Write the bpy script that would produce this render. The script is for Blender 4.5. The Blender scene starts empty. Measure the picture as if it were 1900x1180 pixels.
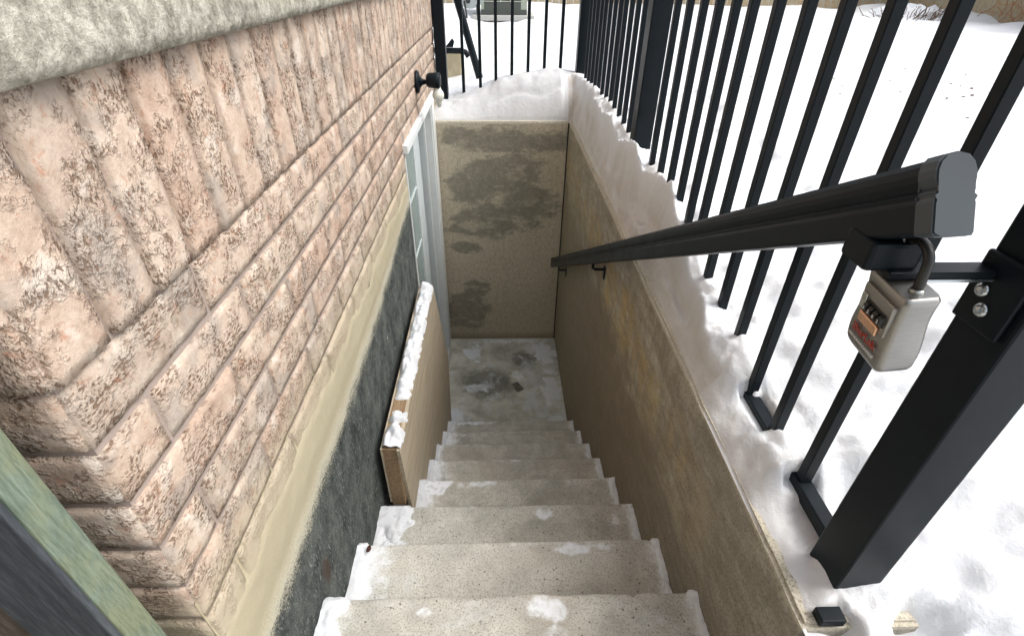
import bpy, bmesh, math, random
from mathutils import Vector, Matrix, noise
random.seed(7)
S = bpy.context.scene
COL = S.collection
# ---------------------------------------------------------------- camera
cam_d = bpy.data.cameras.new('camera'); cam = bpy.data.objects.new('camera', cam_d); COL.objects.link(cam)
cam_d.sensor_width = 36; cam_d.lens = 17.902; cam_d.clip_start = .02; cam_d.clip_end = 400
rx = Vector((0.99966, -0.024383, 0.009615)); up = Vector((0.005985, 0.569506, 0.821965)); fw = Vector((0.025518, 0.821625, -0.569456))
m = Matrix((rx, up, -fw)).transposed().to_4x4(); cam.matrix_world = m
S.camera = cam
# ---------------------------------------------------------------- light
W = bpy.data.worlds.new('World'); S.world = W; W.use_nodes = True
wn = W.node_tree.nodes; wl = W.node_tree.links
SUN_EL, SUN_ROT = math.radians(52), math.radians(95)      # azimuth clockwise from +Y
sky = wn.new('ShaderNodeTexSky'); sky.sky_type = 'NISHITA'; sky.sun_disc = False
sky.sun_elevation = SUN_EL; sky.sun_rotation = SUN_ROT; sky.dust_density = 4; sky.air_density = 1.0; sky.ozone_density = 1
hs = wn.new('ShaderNodeHueSaturation'); hs.inputs['Saturation'].default_value = .32; hs.inputs['Value'].default_value = 1.0
wl.new(sky.outputs[0], hs.inputs['Color']); wl.new(hs.outputs[0], wn['Background'].inputs['Color'])
wn['Background'].inputs['Strength'].default_value = .15
sd = bpy.data.lights.new('sun', 'SUN'); sd.energy = 1.0; sd.angle = math.radians(35); sd.color = (1, .96, .9)
so = bpy.data.objects.new('sun', sd); COL.objects.link(so)
dv = Vector((math.sin(SUN_ROT)*math.cos(SUN_EL), math.cos(SUN_ROT)*math.cos(SUN_EL), math.sin(SUN_EL)))
so.rotation_euler = dv.to_track_quat('Z', 'Y').to_euler()
S.view_settings.view_transform = 'Standard'; S.view_settings.look = 'None'; S.view_settings.gamma = 1
S.view_settings.exposure = .96; S.view_settings.use_curve_mapping = False
S.render.engine = 'CYCLES'; S.cycles.max_bounces = 8; S.cycles.diffuse_bounces = 6

# ---------------------------------------------------------------- node helpers
class M:
    def __init__(s, name, rough=.8, metal=0, spec=.5):
        s.m = bpy.data.materials.new(name); s.m.use_nodes = True
        s.t = s.m.node_tree; s.b = s.t.nodes['Principled BSDF']
        s.b.inputs['Roughness'].default_value = rough; s.b.inputs['Metallic'].default_value = metal
        s.b.inputs['Specular IOR Level'].default_value = spec
        s._pos = None
    def n(s, k): return s.t.nodes.new(k)
    def put(s, sock, v):
        if hasattr(v, 'is_output'): s.t.links.new(v, sock)
        elif isinstance(v, (tuple, list)) and len(v) == 3 and sock.type == 'RGBA': sock.default_value = (*v, 1)
        else: sock.default_value = v
    def pos(s):
        if not s._pos: s._pos = s.n('ShaderNodeNewGeometry').outputs['Position']
        return s._pos
    def obj(s, rnd=True):
        tc = s.n('ShaderNodeTexCoord').outputs['Object']
        if not rnd: return tc
        r = s.n('ShaderNodeObjectInfo').outputs['Random']
        v = s.n('ShaderNodeVectorMath'); v.operation = 'SCALE'; v.inputs[0].default_value = (37, 91, 53); s.put(v.inputs['Scale'], r)
        a = s.n('ShaderNodeVectorMath'); a.operation = 'ADD'; s.put(a.inputs[0], tc); s.put(a.inputs[1], v.outputs[0])
        return a.outputs[0]
    def rnd(s): return s.n('ShaderNodeObjectInfo').outputs['Random']
    def map(s, v, scale=(1,1,1), rot=(0,0,0), loc=(0,0,0)):
        k = s.n('ShaderNodeMapping'); s.put(k.inputs['Vector'], v)
        k.inputs['Scale'].default_value = scale; k.inputs['Rotation'].default_value = rot; k.inputs['Location'].default_value = loc
        return k.outputs[0]
    def noise(s, v, sc, det=4, ro=.55, dist=0):
        k = s.n('ShaderNodeTexNoise'); s.put(k.inputs['Vector'], v)
        k.inputs['Scale'].default_value = sc; k.inputs['Detail'].default_value = det
        k.inputs['Roughness'].default_value = ro; k.inputs['Distortion'].default_value = dist
        return k.outputs['Fac']
    def vor(s, v, sc, feat='F1', rand=1):
        k = s.n('ShaderNodeTexVoronoi'); k.feature = feat; s.put(k.inputs['Vector'], v); k.inputs['Scale'].default_value = sc
        k.inputs['Randomness'].default_value = rand
        return k.outputs['Distance']
    def ramp(s, f, st, interp='LINEAR'):
        k = s.n('ShaderNodeValToRGB'); s.put(k.inputs[0], f); e = k.color_ramp.elements; k.color_ramp.interpolation = interp
        while len(e) < len(st): e.new(.5)
        for q, (p, c) in zip(e, st):
            q.position = p; q.color = (c, c, c, 1) if isinstance(c, (int, float)) else (*c, 1)
        return k.outputs[0]
    def mix(s, f, a, b, mode='MIX'):
        k = s.n('ShaderNodeMix'); k.data_type = 'RGBA'; k.blend_type = mode
        s.put(k.inputs[0], f); s.put(k.inputs[6], a); s.put(k.inputs[7], b); return k.outputs[2]
    def math(s, op, a, b=0, c=0, clamp=False):
        k = s.n('ShaderNodeMath'); k.operation = op; s.put(k.inputs[0], a); s.put(k.inputs[1], b); s.put(k.inputs[2], c); k.use_clamp = clamp; return k.outputs[0]
    def xyz(s, v):
        k = s.n('ShaderNodeSeparateXYZ'); s.put(k.inputs[0], v); return k.outputs
    def sm(s, v, a, b):      # smoothstep from a to b
        k = s.n('ShaderNodeMapRange'); k.interpolation_type = 'SMOOTHSTEP'; s.put(k.inputs[0], v)
        k.inputs[1].default_value = a; k.inputs[2].default_value = b; return k.outputs[0]
    def ell(s, u, v, cu, cv, ru, rv, wob=None, amp=.5, soft=.35):   # blotchy ellipse mask
        a = s.math('DIVIDE', s.math('SUBTRACT', u, cu), ru); b = s.math('DIVIDE', s.math('SUBTRACT', v, cv), rv)
        d = s.math('SQRT', s.math('ADD', s.math('MULTIPLY', a, a), s.math('MULTIPLY', b, b)))
        if wob is not None: d = s.math('ADD', d, s.math('MULTIPLY', s.math('SUBTRACT', wob, .5), amp*2))
        return s.sm(d, 1+soft, 1-soft)
    def col(s, c): s.put(s.b.inputs['Base Color'], c); return s
    def rough(s, c): s.put(s.b.inputs['Roughness'], c); return s
    def bump(s, h, strength=.5, dist=.002):
        k = s.n('ShaderNodeBump'); k.inputs['Strength'].default_value = strength; k.inputs['Distance'].default_value = dist
        s.put(k.inputs['Height'], h); s.t.links.new(k.outputs[0], s.b.inputs['Normal']); return s

def simple(name, c, rough=.5, metal=0, var=.15, sc=40, bump=0, spec=.5):
    a = M(name, rough, metal, spec); v = a.obj()
    f = a.noise(v, sc, 5)
    a.col(a.mix(f, tuple(x*(1-var) for x in c), tuple(min(1, x*(1+var)) for x in c)))
    a.rough(a.math('ADD', a.math('MULTIPLY', f, .25), rough-.12))
    if bump: a.bump(f, bump, .001)
    return a.m

# ---------------------------------------------------------------- materials
def brick_mat():
    a = M('rough_clay_brick', .92, spec=.25); v = a.obj(); r = a.rnd(); p = a.pos()
    n1 = a.noise(v, 24, 7, .68, .15); n2 = a.noise(v, 95, 5, .75); n3 = a.noise(v, 9, 3, .5, .3)
    fis = a.noise(a.map(v, (.75, 1, 1.3)), 190, 3, .6, .25); n4 = a.noise(a.map(v, loc=(2, 8, 4)), 17, 5, .68, .2)
    base = a.ramp(n1, [(.28, (.25, .17, .13)), (.40, (.41, .305, .235)), (.51, (.525, .415, .33)), (.66, (.62, .53, .445))])
    tint = a.ramp(r, [(0, (.55, .46, .38)), (.3, (.43, .30, .23)), (.55, (.51, .42, .335)), (.8, (.34, .29, .245)), (1, (.50, .37, .29))])
    c = a.mix(.5, base, tint)
    rust = a.ramp(a.noise(v, 30, 5, .7, .8), [(.58, 0), (.70, 1)])
    c = a.mix(a.math('MULTIPLY', rust, .6), c, (.36, .13, .055))
    grey = a.ramp(n3, [(.54, 0), (.66, 1)]); c = a.mix(a.math('MULTIPLY', grey, .6), c, (.29, .265, .24))
    pale = a.ramp(a.noise(a.map(v, loc=(5, 3, 1)), 18, 4, .5, .3), [(.58, 0), (.66, 1)]); c = a.mix(a.math('MULTIPLY', pale, .5), c, (.64, .58, .51))
    dark = a.ramp(a.math('ADD', a.math('MULTIPLY', fis, .7), a.math('MULTIPLY', n2, .3)), [(.43, 1), (.485, 0)]); dk2 = a.ramp(n4, [(.47, 0), (.56, 1)])
    c = a.mix(a.math('MULTIPLY', a.math('MULTIPLY', dark, dk2), .8), c, (.16, .09, .05))
    c = a.mix(a.math('MULTIPLY', a.ramp(n2, [(.35, 1), (.5, 0)]), .3), c, (.2, .14, .1))
    # cement parging smeared over the lowest courses
    z = a.xyz(p)[2]; zn = a.math('ADD', z, a.math('MULTIPLY', a.math('SUBTRACT', a.noise(p, 14, 4, .6), .5), .16))
    pk = a.sm(zn, -.70, -.90); c = a.mix(a.math('MULTIPLY', pk, .85), c, (.42, .37, .265))
    a.col(c)
    h = a.math('ADD', a.math('MULTIPLY', n1, .7), a.math('MULTIPLY', fis, a.math('ADD', .15, a.math('MULTIPLY', dk2, 1.1)))); h = a.math('ADD', h, a.math('MULTIPLY', n2, .5))
    h = a.math('SUBTRACT', h, a.math('MULTIPLY', a.math('MULTIPLY', dark, dk2), .5)); h = a.math('MULTIPLY', h, a.math('SUBTRACT', 1.0, a.math('MULTIPLY', pk, .6)))
    a.bump(h, .9, .0042); return a.m
BRICK = brick_mat()
def mortar_mat():
    a = M('mortar', .95, spec=.2); p = a.pos(); n = a.noise(p, 180, 4, .7); g = a.noise(p, 7, 3)
    z = a.xyz(p)[2]; pk = a.sm(a.math('ADD', z, a.math('MULTIPLY', a.math('SUBTRACT', a.noise(p, 14, 4, .6), .5), .16)), -.79, -.90)
    c = a.mix(g, (.24, .185, .16), (.34, .28, .25)); c = a.mix(a.math('MULTIPLY', n, .4), c, (.44, .38, .33)); c = a.mix(pk, c, (.48, .41, .29))
    a.col(c); a.bump(n, .6, .002); return a.m
MORTAR = mortar_mat()
def stone_mat():
    a = M('cast_stone', .9, spec=.25); v = a.pos(); n = a.noise(v, 45, 7, .78, 0); n2 = a.noise(v, 230, 3, .7, 0); g = a.noise(v, 6, 3)
    c = a.ramp(n, [(.36, (.17, .16, .13)), (.5, (.35, .335, .28)), (.62, (.55, .53, .455))])
    c = a.mix(a.math('MULTIPLY', a.ramp(g, [(.5, 0), (.7, 1)]), .45), c, (.36, .37, .27))
    c = a.mix(a.math('MULTIPLY', a.ramp(n2, [(.36, 1), (.48, 0)]), .3), c, (.26, .25, .2))
    a.col(c); a.bump(a.math('ADD', n, a.math('MULTIPLY', n2, .5)), .9, .006); return a.m
STONE = stone_mat()
def foundation_mat():
    a = M('dampproofed_foundation', .9, spec=.3); p = a.pos(); x, y, z = a.xyz(p)
    nb = a.noise(a.map(p, (1, .8, 2)), 12, 6, .75, .3); nf = a.noise(p, 230, 4, .8)
    e = a.math('ADD', z, a.math('ADD', a.math('MULTIPLY', a.math('SUBTRACT', nb, .5), .10), a.math('MULTIPLY', a.math('SUBTRACT', nf, .5), .20)))
    e = a.math('SUBTRACT', e, a.math('MULTIPLY', a.sm(y, 1.3, 2.5), .09))
    blk = a.sm(e, -1.06, -1.10)
    tan = a.mix(a.noise(p, 5, 4), (.33, .285, .19), (.45, .40, .275)); tan = a.mix(a.math('MULTIPLY', a.noise(p, 160, 3, .7), .35), tan, (.60, .55, .42))
    tan = a.mix(a.math('MULTIPLY', a.sm(e, -1.01, -1.07), .55), tan, (.62, .62, .52))
    st = a.noise(a.map(p, (1, 1, .3)), 150, 5, .75, .4); bl = a.mix(a.ramp(a.noise(a.map(p, (1, 1, .6)), 13, 9, .8), [(.36, 0), (.64, 1)]), (.012, .017, .019), (.15, .165, .15))
    fl = a.math('MULTIPLY', a.ramp(st, [(.545, 0), (.64, 1)]), a.ramp(a.noise(p, 9, 5, .7), [(.38, .15), (.62, 1)])); bl = a.mix(a.math('MULTIPLY', fl, .8), bl, (.40, .42, .39)); bl = a.mix(a.ramp(nf, [(.36, .8), (.5, 0)]), bl, (.012, .016, .018))
    fl2 = a.ramp(a.noise(a.map(p, (1, 1, .2), loc=(3, 1, 0)), 38, 3, .6), [(.74, 0), (.76, 1)]); bl = a.mix(fl2, bl, (.6, .56, .46))
    rs = a.ell(y, z, .72, -1.285, .022, .05, nb, .6); bl = a.mix(a.math('MULTIPLY', rs, .8), bl, (.07, .045, .035))
    c = a.mix(blk, tan, bl); a.col(c)
    a.bump(a.math('ADD', a.math('MULTIPLY', st, a.math('ADD', .2, blk)), a.math('MULTIPLY', nf, .4)), .8, .004); return a.m
FOUND = foundation_mat()
def tread_mat(name, frost=0.5):
    a = M(name, .9, spec=.3); p = a.pos(); x, y, z = a.xyz(p)
    n = a.noise(p, 7, 5, .65, .2); f = a.noise(p, 210, 4, .85); f2 = a.noise(p, 60, 5, .75)
    c = a.ramp(n, [(.32, (.42, .41, .36)), (.5, (.58, .565, .50)), (.68, (.70, .685, .61))])
    c = a.mix(a.ramp(f, [(.40, .85), (.50, 0)]), c, (.24, .22, .185)); c = a.mix(a.math('MULTIPLY', a.ramp(f2, [(.55, 0), (.7, 1)]), .35), c, (.62, .60, .53))
    c = a.mix(a.math('MULTIPLY', a.ramp(a.noise(p, 3.1, 3), [(.5, 0), (.7, 1)]), .3), c, (.46, .38, .30))
    pits = a.ramp(a.vor(p, 62), [(.10, 1), (.22, 0)]); gate = a.ramp(a.noise(p, 26, 4, .7), [(.50, 0), (.56, 1)])
    pt = a.math('MULTIPLY', pits, gate); c = a.mix(a.math('MULTIPLY', pt, .75), c, (.07, .06, .05))
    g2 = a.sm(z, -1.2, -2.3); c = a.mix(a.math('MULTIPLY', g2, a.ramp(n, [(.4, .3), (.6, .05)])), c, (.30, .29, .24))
    fr = a.noise(a.map(p, (.8, 1.2, 1), loc=(2, 0, 5)), 5.5, 7, .72, .4); at = a.n('ShaderNodeAttribute'); at.attribute_name = 'frost'; fa = a.math('MULTIPLY', at.outputs['Fac'], 1.0)
    fm = a.ramp(fr, [(.58, 0), (.70, 1)]); fz = a.noise(p, 34, 8, .74); fa = a.sm(a.math('ADD', fa, a.math('MULTIPLY', a.math('SUBTRACT', fz, .5), 2.0)), .25, 1.15)
    brk = a.ramp(f2, [(.35, .3), (.6, 1)])
    c = a.mix(a.math('MULTIPLY', a.math('MULTIPLY', fm, brk), frost), c, (.80, .83, .86)); c = a.mix(a.math('MULTIPLY', fa, .92), c, (.86, .89, .92))
    a.col(c)
    br = a.noise(a.map(p, (1.2, 60, 1)), 7, 2); h = a.math('ADD', a.math('MULTIPLY', f, .6), a.math('MULTIPLY', br, .35)); h = a.math('SUBTRACT', h, pt)
    a.bump(h, .8, .002); return a.m
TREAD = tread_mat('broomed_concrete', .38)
def landing_mat():
    a = M('damp_concrete_floor', .8, spec=.4); p = a.pos(); x, y, z = a.xyz(p)
    n = a.noise(p, 5, 6, .65, .4); f = a.noise(p, 200, 3, .7)
    c = a.ramp(n, [(.35, (.38, .365, .30)), (.6, (.64, .62, .53))])
    w = a.noise(p, 22, 6, .7, .3)
    wet = a.ell(x, y, -.10, 3.12, .20, .18, w, .6); wet = a.math('MAXIMUM', wet, a.ell(x, y, .22, 3.40, .10, .12, w, .6))
    c = a.mix(a.math('MULTIPLY', wet, .7), c, (.10, .105, .09))
    fr = a.noise(a.map(p, (1, 1, 1), loc=(1, 4, 2)), 6, 7, .75, .5)
    side = a.sm(x, -.05, .42); fm = a.ramp(a.math('ADD', fr, a.math('MULTIPLY', side, .10)), [(.53, 0), (.66, 1)])
    at = a.n('ShaderNodeAttribute'); at.attribute_name = 'frost'; fa = a.sm(a.math('ADD', at.outputs['Fac'], a.math('MULTIPLY', a.math('SUBTRACT', a.noise(p, 30, 8, .74), .5), 2.0)), .25, 1.1)
    c = a.mix(a.math('MULTIPLY', fm, .6), c, (.72, .76, .80)); c = a.mix(a.math('MULTIPLY', fa, .9), c, (.82, .86, .89)); c = a.mix(a.ramp(f, [(.35, .35), (.55, 0)]), c, (.1, .09, .07))
    a.col(c); a.bump(f, .6, .002); return a.m
LANDING = landing_mat()
def sidewall_mat():
    a = M('stained_formed_concrete', .88, spec=.3); p = a.pos(); x, y, z = a.xyz(p)
    # coordinate along and across the fall of the stairs
    q = a.math('ADD', z, a.math('MULTIPLY', y, .69))
    s1 = a.noise(a.map(p, (1, .8, 1.1), rot=(.6, 0, 0)), 4.2, 6, .62, .5)
    s2 = a.noise(a.map(p, (1, 1, .22)), 26, 5, .65, .3); f = a.noise(p, 190, 5, .85)
    c = a.ramp(s1, [(.32, (.28, .25, .20)), (.5, (.46, .42, .34)), (.66, (.64, .60, .50))])
    c = a.mix(a.math('MULTIPLY', a.ramp(s2, [(.4, 1), (.6, 0)]), .4), c, (.14, .12, .085))
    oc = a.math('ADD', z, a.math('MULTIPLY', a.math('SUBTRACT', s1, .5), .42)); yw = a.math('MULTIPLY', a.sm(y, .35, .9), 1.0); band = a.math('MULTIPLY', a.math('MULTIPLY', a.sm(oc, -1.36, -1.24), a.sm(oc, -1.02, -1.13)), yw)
    ring = a.math('MULTIPLY', band, a.ramp(a.noise(a.map(p, (1, 1, .5)), 9, 4), [(.38, .1), (.58, 1)]))
    c = a.mix(a.math('MULTIPLY', ring, .85), c, (.50, .37, .18))
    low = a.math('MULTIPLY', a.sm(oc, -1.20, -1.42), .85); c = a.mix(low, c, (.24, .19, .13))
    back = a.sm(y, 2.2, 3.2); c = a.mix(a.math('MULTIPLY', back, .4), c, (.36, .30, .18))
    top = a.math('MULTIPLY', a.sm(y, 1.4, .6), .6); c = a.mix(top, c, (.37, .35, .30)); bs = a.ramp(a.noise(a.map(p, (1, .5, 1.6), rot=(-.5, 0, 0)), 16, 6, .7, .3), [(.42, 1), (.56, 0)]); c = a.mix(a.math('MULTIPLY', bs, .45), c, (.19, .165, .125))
    edge = a.sm(z, -.922, -.908); c = a.mix(a.math('MULTIPLY', edge, .85), c, (.60, .55, .44))
    moss = a.math('MULTIPLY', a.sm(z, -1.25, -.93), a.ramp(s2, [(.55, 0), (.75, 1)])); c = a.mix(a.math('MULTIPLY', moss, .4), c, (.13, .14, .06))
    c = a.mix(a.ramp(f, [(.40, .7), (.50, 0)]), c, (.12, .10, .075))
    a.col(c); a.bump(a.math('ADD', a.math('MULTIPLY', f, .5), s2), .6, .003); return a.m
SIDEWALL = sidewall_mat()
def backwall_mat():
    a = M('patched_concrete', .9, spec=.3); p = a.pos(); x, y, z = a.xyz(p)
    w = a.math('ADD', a.math('MULTIPLY', a.noise(a.map(p, (.7, 1, 1.4)), 6, 7, .68, .15), .75), a.math('MULTIPLY', a.noise(a.map(p, (.8, 1, 1.3)), 34, 5, .75, .3), .25)); f = a.noise(p, 150, 3, .75); st = a.noise(a.map(p, (1, 1, .4)), 18, 4)
    c = a.mix(a.noise(p, 2.6, 4), (.55, .475, .35), (.74, .66, .50)); c = a.mix(a.math('MULTIPLY', a.ramp(st, [(.5, 0), (.7, 1)]), .3), c, (.64, .57, .43))
    mk = None
    for cx_, cz_, rx_, rz_ in ((.12, -1.03, .42, .10), (.075, -1.27, .30, .16), (.24, -1.52, .22, .17), (-.20, -1.38, .22, .10), (-.09, -1.66, .28, .13), (-.27, -1.88, .12, .06), (-.26, -2.50, .17, .20), (-.20, -2.26, .11, .10), (-.30, -1.0, .10, .06)):
        e_ = a.ell(x, z, cx_, cz_, rx_, rz_, w, 1.6, .22); mk = e_ if mk is None else a.math('MAXIMUM', mk, e_)
    isl = a.ramp(a.noise(a.map(p, (.7, 1, 1.5), loc=(3, 1, 2)), 6, 6, .66, .2), [(.38, .3), (.46, 1)]); mk = a.math('MULTIPLY', mk, isl)
    c = a.mix(a.math('MULTIPLY', a.math('MULTIPLY', mk, a.ramp(a.noise(p, 30, 5, .7), [(.3, .6), (.6, 1)])), .85), c, (.19, .188, .155))
    md = a.noise(a.map(p, (1, 1, .7)), 38, 6, .8); c = a.mix(a.ramp(md, [(.38, .5), (.52, 0)]), c, (.34, .29, .215)); c = a.mix(a.ramp(md, [(.56, 0), (.68, .45)]), c, (.78, .70, .55))
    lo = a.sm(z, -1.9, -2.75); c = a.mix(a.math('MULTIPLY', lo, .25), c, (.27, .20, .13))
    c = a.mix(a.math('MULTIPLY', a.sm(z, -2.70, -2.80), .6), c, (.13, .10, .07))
    e = a.sm(z, -.925, -.912); c = a.mix(a.math('MULTIPLY', e, .85), c, (.66, .62, .52))
    c = a.mix(a.ramp(f, [(.36, .7), (.52, 0)]), c, (.20, .17, .13))
    a.col(c); a.bump(a.math('ADD', a.math('MULTIPLY', f, .5), a.math('MULTIPLY', mk, .4)), .7, .003); return a.m
BACKWALL = backwall_mat()
def snow_mat(name='snow', dirt_shade=True):
    a = M(name, .75, spec=.25); p = a.pos(); n = a.noise(p, 9, 6, .6); f = a.noise(p, 260, 3, .6); g = a.noise(p, 45, 4, .6)
    c = a.mix(n, (.65, .67, .695), (.73, .745, .76))
    if dirt_shade:
        at = a.n('ShaderNodeAttribute'); at.attribute_name = 'dirt_shade'; d = at.outputs['Fac']
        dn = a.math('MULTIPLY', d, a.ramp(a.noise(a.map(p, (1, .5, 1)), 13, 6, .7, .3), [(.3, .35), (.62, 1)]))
        c = a.mix(a.math('MINIMUM', a.math('MULTIPLY', dn, 1.0), .9), c, (.50, .455, .40))  # beige tone: dirty thin snow plus gully shade painted into the colour
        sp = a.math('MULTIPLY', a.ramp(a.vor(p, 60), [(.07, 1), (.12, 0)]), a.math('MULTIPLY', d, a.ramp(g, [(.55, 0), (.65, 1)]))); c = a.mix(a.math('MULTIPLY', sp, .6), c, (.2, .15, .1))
    a.col(c); a.b.inputs['Subsurface Weight'].default_value = .25; a.b.inputs['Subsurface Radius'].default_value = (.012, .016, .02); a.b.inputs['Subsurface Scale'].default_value = .6
    a.bump(a.math('ADD', a.math('MULTIPLY', n, 1.5), a.math('ADD', a.math('MULTIPLY', g, .8), a.math('MULTIPLY', f, .25))), .45, .008); return a.m
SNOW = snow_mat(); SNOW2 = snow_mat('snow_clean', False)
def black_mat():
    a = M('black_powder_coat', .42, 0, .14); v = a.pos(); n = a.noise(v, 18, 5, .6); f = a.noise(v, 900, 2, .5)
    a.col(a.mix(a.math('MULTIPLY', a.math('ADD', n, f), .5), (.002, .003, .004), (.012, .019, .025))); a.rough(a.math('ADD', .27, a.math('MULTIPLY', n, .22))); a.bump(f, .25, .0004); return a.m
BLACK = black_mat()
def plywood_mat():
    a = M('plywood', .8, spec=.3); p = a.pos(); g = a.noise(a.map(p, (1, 1.1, 14), rot=(.62, 0, 0)), 5, 6, .65, .4); n = a.noise(p, 3, 3)
    c = a.ramp(g, [(.3, (.33, .265, .185)), (.55, (.50, .42, .305)), (.75, (.60, .515, .385))]); c = a.mix(a.math('MULTIPLY', n, .5), c, (.42, .37, .29))
    kn = a.ramp(a.vor(p, 3.1), [(.03, 1), (.055, 0)]); c = a.mix(kn, c, (.07, .05, .03)); a.col(c); a.bump(g, .4, .001); return a.m
PLY = plywood_mat()
def lumber_mat(name, c1, c2, ax=2, c3=None):
    a = M(name, .8, spec=.3); p = a.obj(); s = [24, 24, 24]; s[ax] = 2.6
    g = a.noise(a.map(p, tuple(s)), 5, 6, .65, .6); c = a.ramp(g, [(.3, c1), (.65, c2)])
    if c3: c = a.mix(a.ramp(a.noise(p, 9, 6, .7), [(.45, 0), (.6, .85)]), c, c3)
    fg = a.noise(a.map(p, tuple(q*2.2 for q in s)), 5, 4, .7); c = a.mix(a.math('MULTIPLY', a.ramp(fg, [(.4, 1), (.55, 0)]), .45), c, tuple(x*.55 for x in c1))
    kn = a.ramp(a.vor(a.map(p, (3, 3, 1.2)), 3.3), [(.05, 1), (.12, 0)]); c = a.mix(a.math('MULTIPLY', kn, .5), c, tuple(x*.35 for x in c1))
    a.col(c); a.bump(g, .5, .0015); return a.m
GREENWOOD = lumber_mat('pressure_treated_lumber', (.10, .135, .10), (.20, .25, .20), 2, (.19, .21, .13))
GREYWOOD = lumber_mat('weathered_board', (.06, .048, .04), (.17, .135, .105), 2)
DARKBOARD = lumber_mat('dark_grey_board', (.035, .042, .05), (.075, .085, .095), 2)
LUMBER = lumber_mat('spruce_lumber', (.24, .155, .085), (.38, .27, .16), 1)
FENCEWOOD = lumber_mat('cedar_fence_board', (.30, .21, .12), (.52, .42, .27), 2, (.42, .40, .31))
WHITE = simple('white_painted_trim', (.72, .76, .77), .35, var=.05, sc=12)
DOORW = simple('white_steel_door', (.62, .69, .71), .32, var=.05, sc=9)
JAMBW = simple('white_jamb', (.66, .68, .67), .45, var=.10, sc=20)
GLASS = M('door_glass', .15, 0, .5); GLASS.col((.26, .34, .33)); GLASS = GLASS.m
STEEL = simple('brushed_steel', (.40, .375, .32), .36, .95, .15, 60)
CHROME = simple('zinc_bolt', (.5, .54, .56), .22, .95, .1, 60)
COPPER = simple('copper_plate', (.75, .46, .30), .3, .85, .08, 60)
DARKP = simple('dark_plastic', (.015, .016, .015), .4)
SILVER = simple('pale_steel_catch', (.48, .50, .46), .3, .8)
RED = simple('red_print', (.34, .02, .012), .5); WHT = simple('white_print', (.55, .56, .55), .5)
BULB = simple('white_bulb', (.72, .74, .66), .25, var=.06)
ACG = simple('grey_green_casing', (.30, .34, .27), .5); ACD = simple('dark_coil', (.07, .08, .07), .6); ACL = simple('pale_louvre', (.50, .53, .45), .5)
SLAB = simple('grey_slab', (.42, .42, .40), .8, bump=.3); GALV = simple('galvanised_plate', (.33, .36, .36), .45, .4)
TWIG = simple('bare_twig', (.13, .085, .06), .9); RUSTV = simple('dry_vine', (.34, .16, .08), .9)
LEAF = simple('dead_leaf', (.07, .025, .02), .8); PIER = simple('tan_masonry', (.38, .33, .22), .9, var=.4, sc=14, bump=.5)
SOIL = simple('frozen_soil', (.10, .085, .065), .95, var=.4, sc=8, bump=.4)
MISSING = simple('rubber_seal', (.02, .02, .02), .6)

# ---------------------------------------------------------------- object helpers
def tag(o, label=None, cat=None, group=None, kind=None):
    if label: o['label'] = label
    if cat: o['category'] = cat
    if group: o['group'] = group
    if kind: o['kind'] = kind
    return o
def thing(name, label, cat, loc=(0, 0, 0), group=None):
    o = bpy.data.objects.new(name, None); COL.objects.link(o); o.location = loc; o.empty_display_size = .1
    return tag(o, label, cat, group)
def ob(name, me, mat=None, parent=None, world=True):
    o = bpy.data.objects.new(name, me); COL.objects.link(o)
    if mat is not None and not me.materials: me.materials.append(mat)
    if parent is not None:
        o.parent = parent
        if world:
            q = parent; off = Vector()
            while q: off += q.location; q = q.parent
            o.location = -off
    return o
def mesh(bm, smooth=False):
    me = bpy.data.meshes.new('m'); bmesh.ops.recalc_face_normals(bm, faces=bm.faces[:]); bm.to_mesh(me); bm.free()
    if smooth:
        for p in me.polygons: p.use_smooth = True
    return me
def bx(bm, x0, x1, y0, y1, z0, z1, bev=0, seg=2):
    r = bmesh.ops.create_cube(bm, size=1); vs = r['verts']
    for v in vs: v.co = Vector(((x0+x1)/2+v.co.x*(x1-x0), (y0+y1)/2+v.co.y*(y1-y0), (z0+z1)/2+v.co.z*(z1-z0)))
    if bev:
        es = list({e for v in vs for e in v.link_edges})
        bmesh.ops.bevel(bm, geom=es, offset=bev, segments=seg, affect='EDGES', profile=.5)
    return vs
def box(name, x0, x1, y0, y1, z0, z1, mat, parent=None, bev=0):
    bm = bmesh.new(); bx(bm, x0, x1, y0, y1, z0, z1, bev); return ob(name, mesh(bm), mat, parent)
def tube(bm, pts, r, seg=10, caps=True):
    pts = [Vector(p) for p in pts]; rings = []
    rr = r if isinstance(r, (list, tuple)) else [r]*len(pts)
    prev = None
    for i, p in enumerate(pts):
        t = (pts[min(i+1, len(pts)-1)]-pts[max(i-1, 0)]).normalized()
        if prev is None: a = t.orthogonal().normalized()
        else: a = (prev-t*prev.dot(t)).normalized()
        prev = a; b = t.cross(a)
        rings.append([bm.verts.new(p+(a*math.cos(k*2*math.pi/seg)+b*math.sin(k*2*math.pi/seg))*rr[i]) for k in range(seg)])
    for i in range(len(rings)-1):
        for k in range(seg): bm.faces.new((rings[i][k], rings[i][(k+1) % seg], rings[i+1][(k+1) % seg], rings[i+1][k]))
    if caps: bm.faces.new(rings[0]); bm.faces.new(rings[-1][::-1])
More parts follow.
